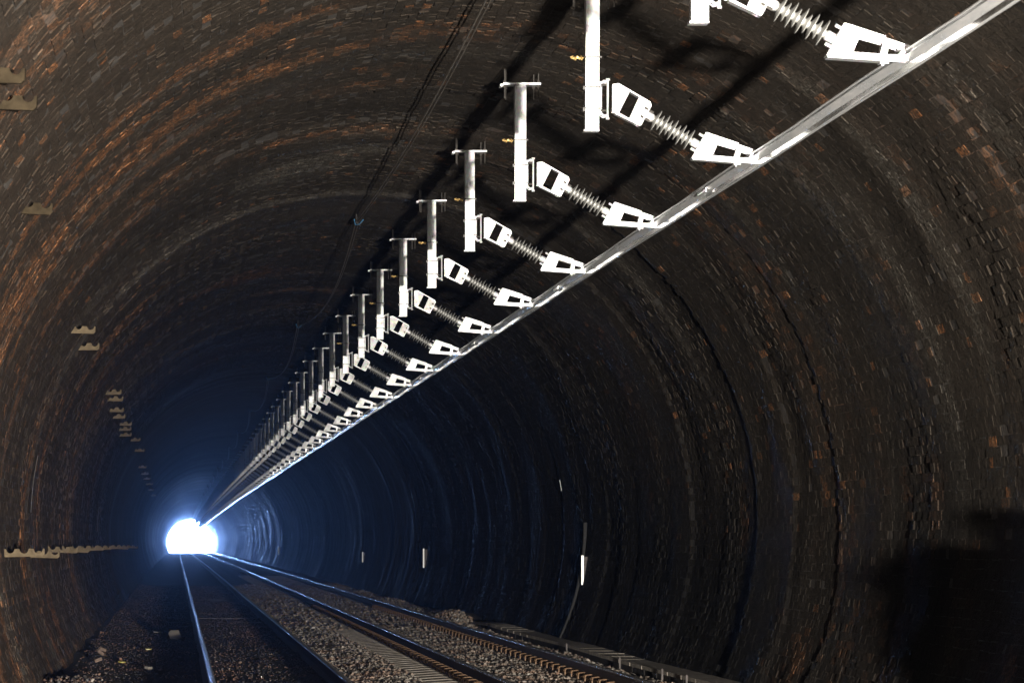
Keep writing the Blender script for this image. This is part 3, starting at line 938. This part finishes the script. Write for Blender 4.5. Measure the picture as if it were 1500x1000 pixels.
for i, z in enumerate(hz[1:]):
    hk = MB(); hk.tube([P(2.32, 4.30, z), P(2.32, 4.09, z), P(2.35, 4.05, z), P(2.39, 4.09, z)], .010, 6)
    o = hk.build("hook", M_BOLT, cab, True); o.matrix_parent_inverse = cab.matrix_basis.inverted()
    if i < 5:
        rp = MB(); rp.tube([P(2.29, 4.12, z), P(2.31, 4.06, z + .1), P(2.35, 4.05, z - .1), P(2.39, 4.09, z - .25)], .006, 6)
        o = rp.build("twine", M_ROPE, cab, True); o.matrix_parent_inverse = cab.matrix_basis.inverted()

# ------------------------------------------------------------------ cable brackets on the left wall
def bracket_mesh(L, notches, hh=.085):
    """flat arm with round notches cut in its upper edge, root at x=0 going +x"""
    top = []
    for (c, r_) in notches:
        for a in np.linspace(math.pi, 2 * math.pi, 8):
            top.append((c + r_ * math.cos(a), hh + r_ * math.sin(a) * 1.05))
    tipx = L
    outline = [(0, 0), (tipx - .02, 0), (tipx, .02), (tipx, hh * .98), (tipx - .012, hh)]
    outline += [(x, z) for x, z in reversed(top)] + [(0, hh)]
    s = MB(); s.prism(outline, -.022, .022)
    return s
BM = {}
def bracket(x_img, y_img, L, kind, label, group):
    ratio = (791 - y_img) / (258 - x_img)
    lo_, hi_ = math.radians(95), math.radians(205)
    best = min(np.linspace(lo_, hi_, 2000), key=lambda a: abs((CY + R * math.sin(a)) - ratio * -(CX + R * math.cos(a))) + (10 if CX + R * math.cos(a) > 0 else 0))
    X = CX + R * math.cos(best); Y = CY + R * math.sin(best); Z = F * -X / (258 - x_img)
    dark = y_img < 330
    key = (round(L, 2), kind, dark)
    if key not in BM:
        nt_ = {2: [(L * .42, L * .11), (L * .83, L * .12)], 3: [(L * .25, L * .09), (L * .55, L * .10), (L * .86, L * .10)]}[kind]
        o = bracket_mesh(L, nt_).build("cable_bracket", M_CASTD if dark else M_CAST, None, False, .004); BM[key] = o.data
    else:
        o = bpy.data.objects.new("cable_bracket", BM[key]); COL.objects.link(o)
    o.location = P(X - .06 + float(disp(best, Z)) * math.cos(best) * -1, Y, Z)
    o.rotation_euler = (0, random.uniform(-.02, .06), random.uniform(-.15, .15))
    tag(o, label, "cable bracket", group)
    return o
UP = [(-20, 121, "upper pale cable bracket at the left edge near the top, cut by the frame"),
      (-4, 160, "lower pale cable bracket at the left edge near the top, cut by the frame"),
      (25, 312, "lone dark cable bracket on the left vault, third down from the top"),
      (108, 488, "upper of the two cable brackets on the left wall with orange brick above"),
      (112, 513, "lower of the two cable brackets on the left wall, just above the stacked group"),
      (156, 578, "topmost bracket of the stacked group on the left wall"),
      (157, 587, "second bracket down in the stacked group on the left wall"),
      (158, 603, "third bracket down in the stacked group on the left wall"),
      (161, 613, "fourth bracket down in the stacked group on the left wall"),
      (174, 623, "fifth bracket down in the stacked group on the left wall"),
      (175, 631, "sixth bracket down in the stacked group on the left wall"),
      (176, 639, "lowest bracket of the stacked group on the left wall"),
      (188, 646, "first small bracket beyond the stacked group on the left wall"),
      (198, 661, "second small bracket beyond the stacked group on the left wall"),
      (203, 685, "third small bracket beyond the stacked group on the left wall"),
      (206, 695, "fourth small bracket beyond the stacked group on the left wall"),
      (210, 702, "fifth small bracket beyond the stacked group on the left wall"),
      (213, 710, "sixth small bracket beyond the stacked group on the left wall"),
      (217, 718, "seventh small bracket beyond the stacked group on the left wall"),
      (221, 726, "farthest visible small bracket high on the left wall")]
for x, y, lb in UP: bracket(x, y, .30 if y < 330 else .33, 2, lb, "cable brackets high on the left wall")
LOWN = ["nearest", "second", "third", "fourth", "fifth", "sixth", "seventh", "eighth", "ninth", "tenth", "eleventh", "twelfth"]
for i, (x, y) in enumerate(((9, 816), (44, 816), (73, 808), (91, 807), (107, 806), (121, 806), (135, 804), (147, 804), (158, 803), (167, 803), (175, 802), (183, 802))):
    bracket(x, y, .48 if i != 1 else .42, 3, LOWN[i] + " bracket in the low row of cable brackets on the left wall", "low row of cable brackets on the left wall")

# ------------------------------------------------------------------ markers on the right wall
def marker(x_img, y0, y1, wid, lb):
    ratio = ((y0 + y1) / 2 - 791) / (x_img - 258)
    a = math.atan2(-.0, 1)
    best = min(np.linspace(math.radians(-30), math.radians(30), 1500), key=lambda a: abs(-(CY + R * math.sin(a)) - ratio * (CX + R * math.cos(a))))
    X = CX + R * math.cos(best); Z = F * X / (x_img - 258)
    ya = -(y0 - 791) * Z / F; yb = -(y1 - 791) * Z / F
    root = empty("wall_marker", P(X - .06, yb, Z), lb, "wall marker", "white strips on the right wall")
    s = MB(); s.box(-wid, 0, -.006, .006, 0, ya - yb); s.build("face", M_WHITE, root, bevel=.002)
    s = MB(); s.box(.002, .075, -.004, .004, .02, ya - yb - .02); s.build("shadow_plate", M_TIMBER, root)  # dark plate put in for the shadow beside the white strip
marker(861, 813, 856, .036, "largest white reflective strip standing out from the right wall")
marker(625, 803, 831, .030, "second white strip along the right wall, left of the largest")
marker(534.5, 808, 823, .028, "third, dimmer white strip along the right wall")
marker(410, 800, 812, .035, "farthest tiny white strip along the right wall")
# narrow drain pipe below the near marker
s = MB(); pts = []
for a in np.linspace(-29, 1, 14):
    a = math.radians(a); pts.append(P(CX + (R - .03) * math.cos(a), CY + (R - .03) * math.sin(a), 50.4))
s.tube(pts, .035, 8)
tag(s.build("drain_pipe", M_BLACK, None, True), "thin black pipe up the right wall below the largest white strip", "pipe")
# thin strips modelled in for glints on the left wall
for (x, y0, y1, lb) in ((42, 727, 778, "thin strip made for a glint, curving up the left wall above the nearest low brackets"), (141, 758, 785, "shorter thin strip made for a glint on the left wall above the low brackets")):
    ang = [math.radians(a) for a in (np.linspace(178, 168, 7) if x == 42 else np.linspace(180, 172, 6))]
    ratio = (791 - y1) / (258 - x)
    Z = F * 1.78 / (258 - x)
    s = MB(); pts = []
    for a in ang: pts.append(P(CX + (R - .045) * math.cos(a), CY + (R - .045) * math.sin(a), Z))
    s.tube(pts, .005, 6)
    tag(s.build("glint_strip", M_BOLT, None, True), lb, "glint strip", "glint strips on the left wall")
s = MB()  # strip standing in for a bright cable glint
pts = [P(CX + (R - .05) * math.cos(a), CY + (R - .05) * math.sin(a), 53.0) for a in np.radians(np.linspace(8.5, 11, 4))]
s.tube(pts, .006, 6)
tag(s.build("glint_strip", M_GALV, None, True), "tiny strip made for a cable glint on the right wall above the largest white marker", "glint strip")

# ------------------------------------------------------------------ litter on the floor
def floor_at(xi, yi):
    Z = F * 1.62 / (yi - 791); X = (xi - 258) * Z / F
    return X, Z
def slab(xi, yi, w, l, h, rot, tilt, mat, name, lb, cat):
    X, Z = floor_at(xi, yi)
    s = MB()
    pts = [(-w * .5, -l * .5), (w * .1, -l * .56), (w * .5, -l * .38), (w * .44, l * .5), (-w * .3, l * .46), (-w * .54, l * .1)]
    v = [(x, y, 0) for x, y in pts] + [(x * .97, y * .97, h) for x, y in pts]
    n = len(pts)
    s.add(v, [tuple(range(n))[::-1], tuple(range(n, 2 * n))] + [(i, (i + 1) % n, (i + 1) % n + n, i + n) for i in range(n)])
    o = s.build(name, mat); o.location = P(X, float(gh(X, Z)) + .025 + l * .5 * math.sin(abs(tilt)), Z); o.rotation_euler = (tilt, 0, rot)
    return tag(o, lb, cat)
slab(256, 936, .19, .42, .02, .1, .28, M_CARD, "board_piece", "pale square scrap of board lying left of the left rail", "board")
slab(231, 927, .13, .2, .02, .5, .05, M_CARD, "board_piece", "small pale scrap left of and behind the square board", "board")
slab(217, 953, .085, .12, .015, .2, .1, M_YELLOW, "plastic_scrap", "yellowish plastic scrap on the dirt in front of the square board", "scrap")
slab(178, 972, .08, .1, .015, .6, .1, M_YELLOW, "plastic_scrap", "yellowish plastic scrap near the left wall foot", "scrap")
slab(217, 980, .08, .12, .03, .6, .1, M_CARD, "stone_chip", "flat pale chip of stone near the front of the left floor", "stone")
for (x, y, r_, lb) in ((147, 964, .9, "broken brick leaning at the left wall foot, the middle one"), (150, 959, 1.2, "smallest broken brick leaning behind the others at the left wall"), (144, 974, .35, "broken brick lying flattest at the left wall foot")):
    X, Z = floor_at(x, y)
    s = MB(); s.box(-.022, .022, -.03, .03, -.05, .05)
    o = s.build("broken_brick", M_REDBR, None, False, .008)
    o.location = P(X, float(gh(X, Z)) + .06, Z); o.rotation_euler = (.2, -r_ if r_ > .5 else 1.2, .3); tag(o, lb, "brick")
# bent wire
wp = [(392, 946), (383, 951), (379, 958), (380, 964), (386, 970), (391, 975), (392, 980), (387, 984), (383, 990)]
s = MB(); pts = []
for i, (x, y) in enumerate(wp):
    X, Z = floor_at(x, y); pts.append(P(X, float(gh(X, Z)) + .035 + .02 * math.sin(i * 1.3), Z))
s.tube(pts, .006, 6)
tag(s.build("bent_wire", M_BOLT, None, True), "bent loose wire lying on the dirt between the two left rails", "wire")

# ------------------------------------------------------------------ person beside the right wall, whose shadow falls on it
def person():
    D = 27.0
    Zp = LAMP[2] + D; Xp = LAMP[0] + .0835 * D
    ground_y = float(gh(min(Xp, 5.3), Zp))
    root = empty("person", P(Xp, ground_y, Zp), "person in orange jacket and helmet by the right wall, elbow out, casting the dark shadow", "person")
    V = {'pelvis': (0, 0, .86), 'waist': (0, -.01, 1.0), 'chest': (0, 0, 1.18), 'neck': (0, -.01, 1.34), 'nk2': (0, -.03, 1.39), 'head': (0, -.05, 1.46), 'top': (0, -.055, 1.54),
         'ls': (-.17, 0, 1.29), 'le': (-.31, .03, 1.06), 'lw': (-.24, -.16, 1.02), 'lh': (-.16, -.20, 1.04),
         'rs': (.17, 0, 1.29), 're': (.33, .02, 1.08), 'rw': (.22, -.17, 1.06), 'rh': (.14, -.21, 1.07),
         'lhip': (-.10, 0, .82), 'lk': (-.13, -.02, .47), 'la': (-.15, .02, .09), 'lt': (-.17, -.14, .04),
         'rhip': (.10, 0, .82), 'rk': (.12, -.03, .47), 'ra': (.14, .02, .09), 'rt': (.16, -.14, .04)}
    RR = {'pelvis': (.16, .12), 'waist': (.165, .12), 'chest': (.19, .13), 'neck': (.07, .07), 'nk2': (.06, .06), 'head': (.085, .10), 'top': (.07, .085),
          'ls': (.085, .085), 'le': (.062, .062), 'lw': (.045, .045), 'lh': (.04, .03), 'rs': (.085, .085), 're': (.062, .062), 'rw': (.045, .045), 'rh': (.04, .03),
          'lhip': (.105, .105), 'lk': (.075, .075), 'la': (.055, .055), 'lt': (.05, .04), 'rhip': (.105, .105), 'rk': (.075, .075), 'ra': (.055, .055), 'rt': (.05, .04)}
    E = [('pelvis', 'waist'), ('waist', 'chest'), ('chest', 'neck'), ('neck', 'nk2'), ('nk2', 'head'), ('head', 'top'), ('chest', 'ls'), ('ls', 'le'), ('le', 'lw'), ('lw', 'lh'), ('chest', 'rs'), ('rs', 're'), ('re', 'rw'), ('rw', 'rh'),
         ('pelvis', 'lhip'), ('lhip', 'lk'), ('lk', 'la'), ('la', 'lt'), ('pelvis', 'rhip'), ('rhip', 'rk'), ('rk', 'ra'), ('ra', 'rt')]
    names = list(V)
    me = bpy.data.meshes.new("body"); me.from_pydata([V[n_] for n_ in names], [(names.index(a), names.index(b_)) for a, b_ in E], [])
    o = bpy.data.objects.new("body", me); COL.objects.link(o)
    md = o.modifiers.new("skin", 'SKIN'); o.modifiers.new("sub", 'SUBSURF').levels = 2
    sv = me.skin_vertices[0].data
    for i, n_ in enumerate(names): sv[i].radius = RR[n_]; sv[i].use_root = (n_ == 'pelvis')
    dg = bpy.context.evaluated_depsgraph_get()
    ev = bpy.data.meshes.new_from_object(o.evaluated_get(dg))
    bpy.data.objects.remove(o)
    jac = simple("orange_jacket", (.50, .11, .02), .8, 0, .2, 12, .4, .01)
    trs = simple("navy_trousers", (.02, .022, .03), .85, 0, .3, 12, .4, .01)
    skn = simple("skin", (.42, .25, .18), .55, 0, .1, 20, .1)
    boot = simple("boot", (.02, .018, .016), .5, 0, .2, 20, .1)
    ev.materials.clear()
    for m_ in (jac, trs, skn, boot): ev.materials.append(m_)
    for p in ev.polygons:
        c = p.center
        p.material_index = 3 if c.z < .13 else 1 if c.z < .80 else 2 if (c.z > 1.37 or (c.y < -.165 and abs(c.x) < .25 and c.z < 1.2)) else 0
    ev.shade_smooth()
    b_ = bpy.data.objects.new("body", ev); COL.objects.link(b_); b_.parent = root
    # fingers, nose, ears, helmet
    for sx in (-1, 1):
        f_ = MB()
        bx, by, bz = sx * .15, -.21, 1.055
        for i in range(4):
            f_.tube([(bx, by, bz + .03 - i * .02), (bx - sx * .05, by - .025, bz + .03 - i * .02), (bx - sx * .085, by - .01, bz + .025 - i * .02), (bx - sx * (.095 - .006 * abs(i - 1)), by + .015, bz + .02 - i * .02)], [.011, .010, .009, .007], 6)
        f_.tube([(bx + sx * .01, by, bz + .03), (bx - sx * .02, by + .015, bz + .065), (bx - sx * .05, by + .005, bz + .07)], [.013, .011, .008], 6)
        f_.build("fingers", skn, root, True)
    n_ = MB(); n_.tube([(0, -.135, 1.475), (0, -.162, 1.445), (0, -.135, 1.435)], [.008, .014, .012], 6)
    for sx in (-1, 1): n_.tube([(sx * .082, -.045, 1.475), (sx * .095, -.035, 1.455), (sx * .084, -.045, 1.43)], [.008, .014, .008], 6)
    n_.build("face_detail", skn, root, True)
    e_ = MB()
    for sx in (-1, 1): e_.tube([(sx * .032 - .012, -.138, 1.472), (sx * .032 + .012, -.138, 1.472)], .006, 6)
    e_.tube([(-.022, -.138, 1.41), (.022, -.138, 1.41)], .004, 6)
    e_.build("eyes_and_mouth", trs, root, True)
    h_ = MB(); h_.lathe((0, -.045, 1.50), (0, 0.001, 1), [(0, .118), (.008, .122), (.012, .114), (.05, .112), (.085, .088), (.108, .05), (.114, .01)], 20)
    h_.build("helmet", M_WHITE, root, True)
    bg_ = MB(); bg_.tube([(-.19, 0, .40), (-.20, 0, .62), (-.195, 0, .88), (-.16, 0, 1.10), (-.10, 0, 1.24)], [.15, .155, .14, .12, .06], 14); bg_.tube([(-.2, 0, .97), (-.05, -.16, 1.2), (.1, -.12, 1.36), (.12, .08, 1.36), (-.1, .16, 1.15), (-.24, .05, .97)], .012, 6)  # bag added and shaped to fill out the person's cast shadow
    bo_ = bg_.build("shadow_bag", M_BLACK, None, False, .02); bo_.data.shade_smooth(); bo_.location = root.location; tag(bo_, "added black bag at the hip of the person in orange, filling out the shadow", "bag")
    cm = MB(); cm.box(-.06, .06, -.27, -.21, 1.06, 1.14); cm.tube([(0, -.27, 1.10), (0, -.35, 1.10)], .035, 12)
    tag(cm.build("hand_camera", M_BLACK), "black camera held at chest height by the person in orange", "camera").location = root.location
    root.rotation_euler = (0, 0, 0)
person()

# ------------------------------------------------------------------ daylight beyond the far mouth
def emis(name, col, s):
    m = bpy.data.materials.new(name); m.use_nodes = True; nt = m.node_tree
    nt.nodes.remove(nt.nodes["Principled BSDF"])
    e = nt.nodes.new("ShaderNodeEmission"); e.inputs[0].default_value = (*col, 1); e.inputs[1].default_value = s
    nt.links.new(e.outputs[0], nt.nodes["Material Output"].inputs[0]); return m
# a bright curved piece of sky closing the view through the mouth
v = []; f = []
na, nb_ = 9, 5
for j in range(nb_):
    for i in range(na):
        a = math.radians(-60 + 120 * i / (na - 1)); e_ = math.radians(-4 + 64 * j / (nb_ - 1))
        v.append((2.5 + 14 * math.sin(a) * math.cos(e_), 618 + 12 * math.cos(a) * math.cos(e_), CAMH - 2.5 + 12 * math.sin(e_)))
for j in range(nb_ - 1):
    for i in range(na - 1): f.append((j * na + i, j * na + i + 1, (j + 1) * na + i + 1, (j + 1) * na + i))
so = mesh_obj("sky", v, f, emis("daylight_sky", (.30, .50, 1.0), SKY_STRENGTH))
tag(so, "blinding blue white daylight beyond the far tunnel mouth", None, None, "structure")
m_ = MB(); m_.box(-12, 17, 617.5, 631, CAMH - 2.9, CAMH - 2.25)
tag(m_.build("approach_ground", M_STONE), "ground outside the far tunnel mouth", None, None, "structure")

# ------------------------------------------------------------------ haze
hb = MB(); hb.box(-3.4, 8.2, -14.5, 617.2, -2.2, 7.6)
hm = bpy.data.materials.new("tunnel_haze"); hm.use_nodes = True; nt = hm.node_tree
nt.nodes.remove(nt.nodes["Principled BSDF"])
pv = nt.nodes.new("ShaderNodeVolumePrincipled")
pv.inputs["Color"].default_value = (.55, .72, 1.0, 1)
pv.inputs["Density"].default_value = HAZE
pv.inputs["Anisotropy"].default_value = .91
nt.links.new(pv.outputs[0], nt.nodes["Material Output"].inputs["Volume"])
hz_o = hb.build("haze", hm)
tag(hz_o, "thin bluish haze filling the tunnel", None, None, "stuff")
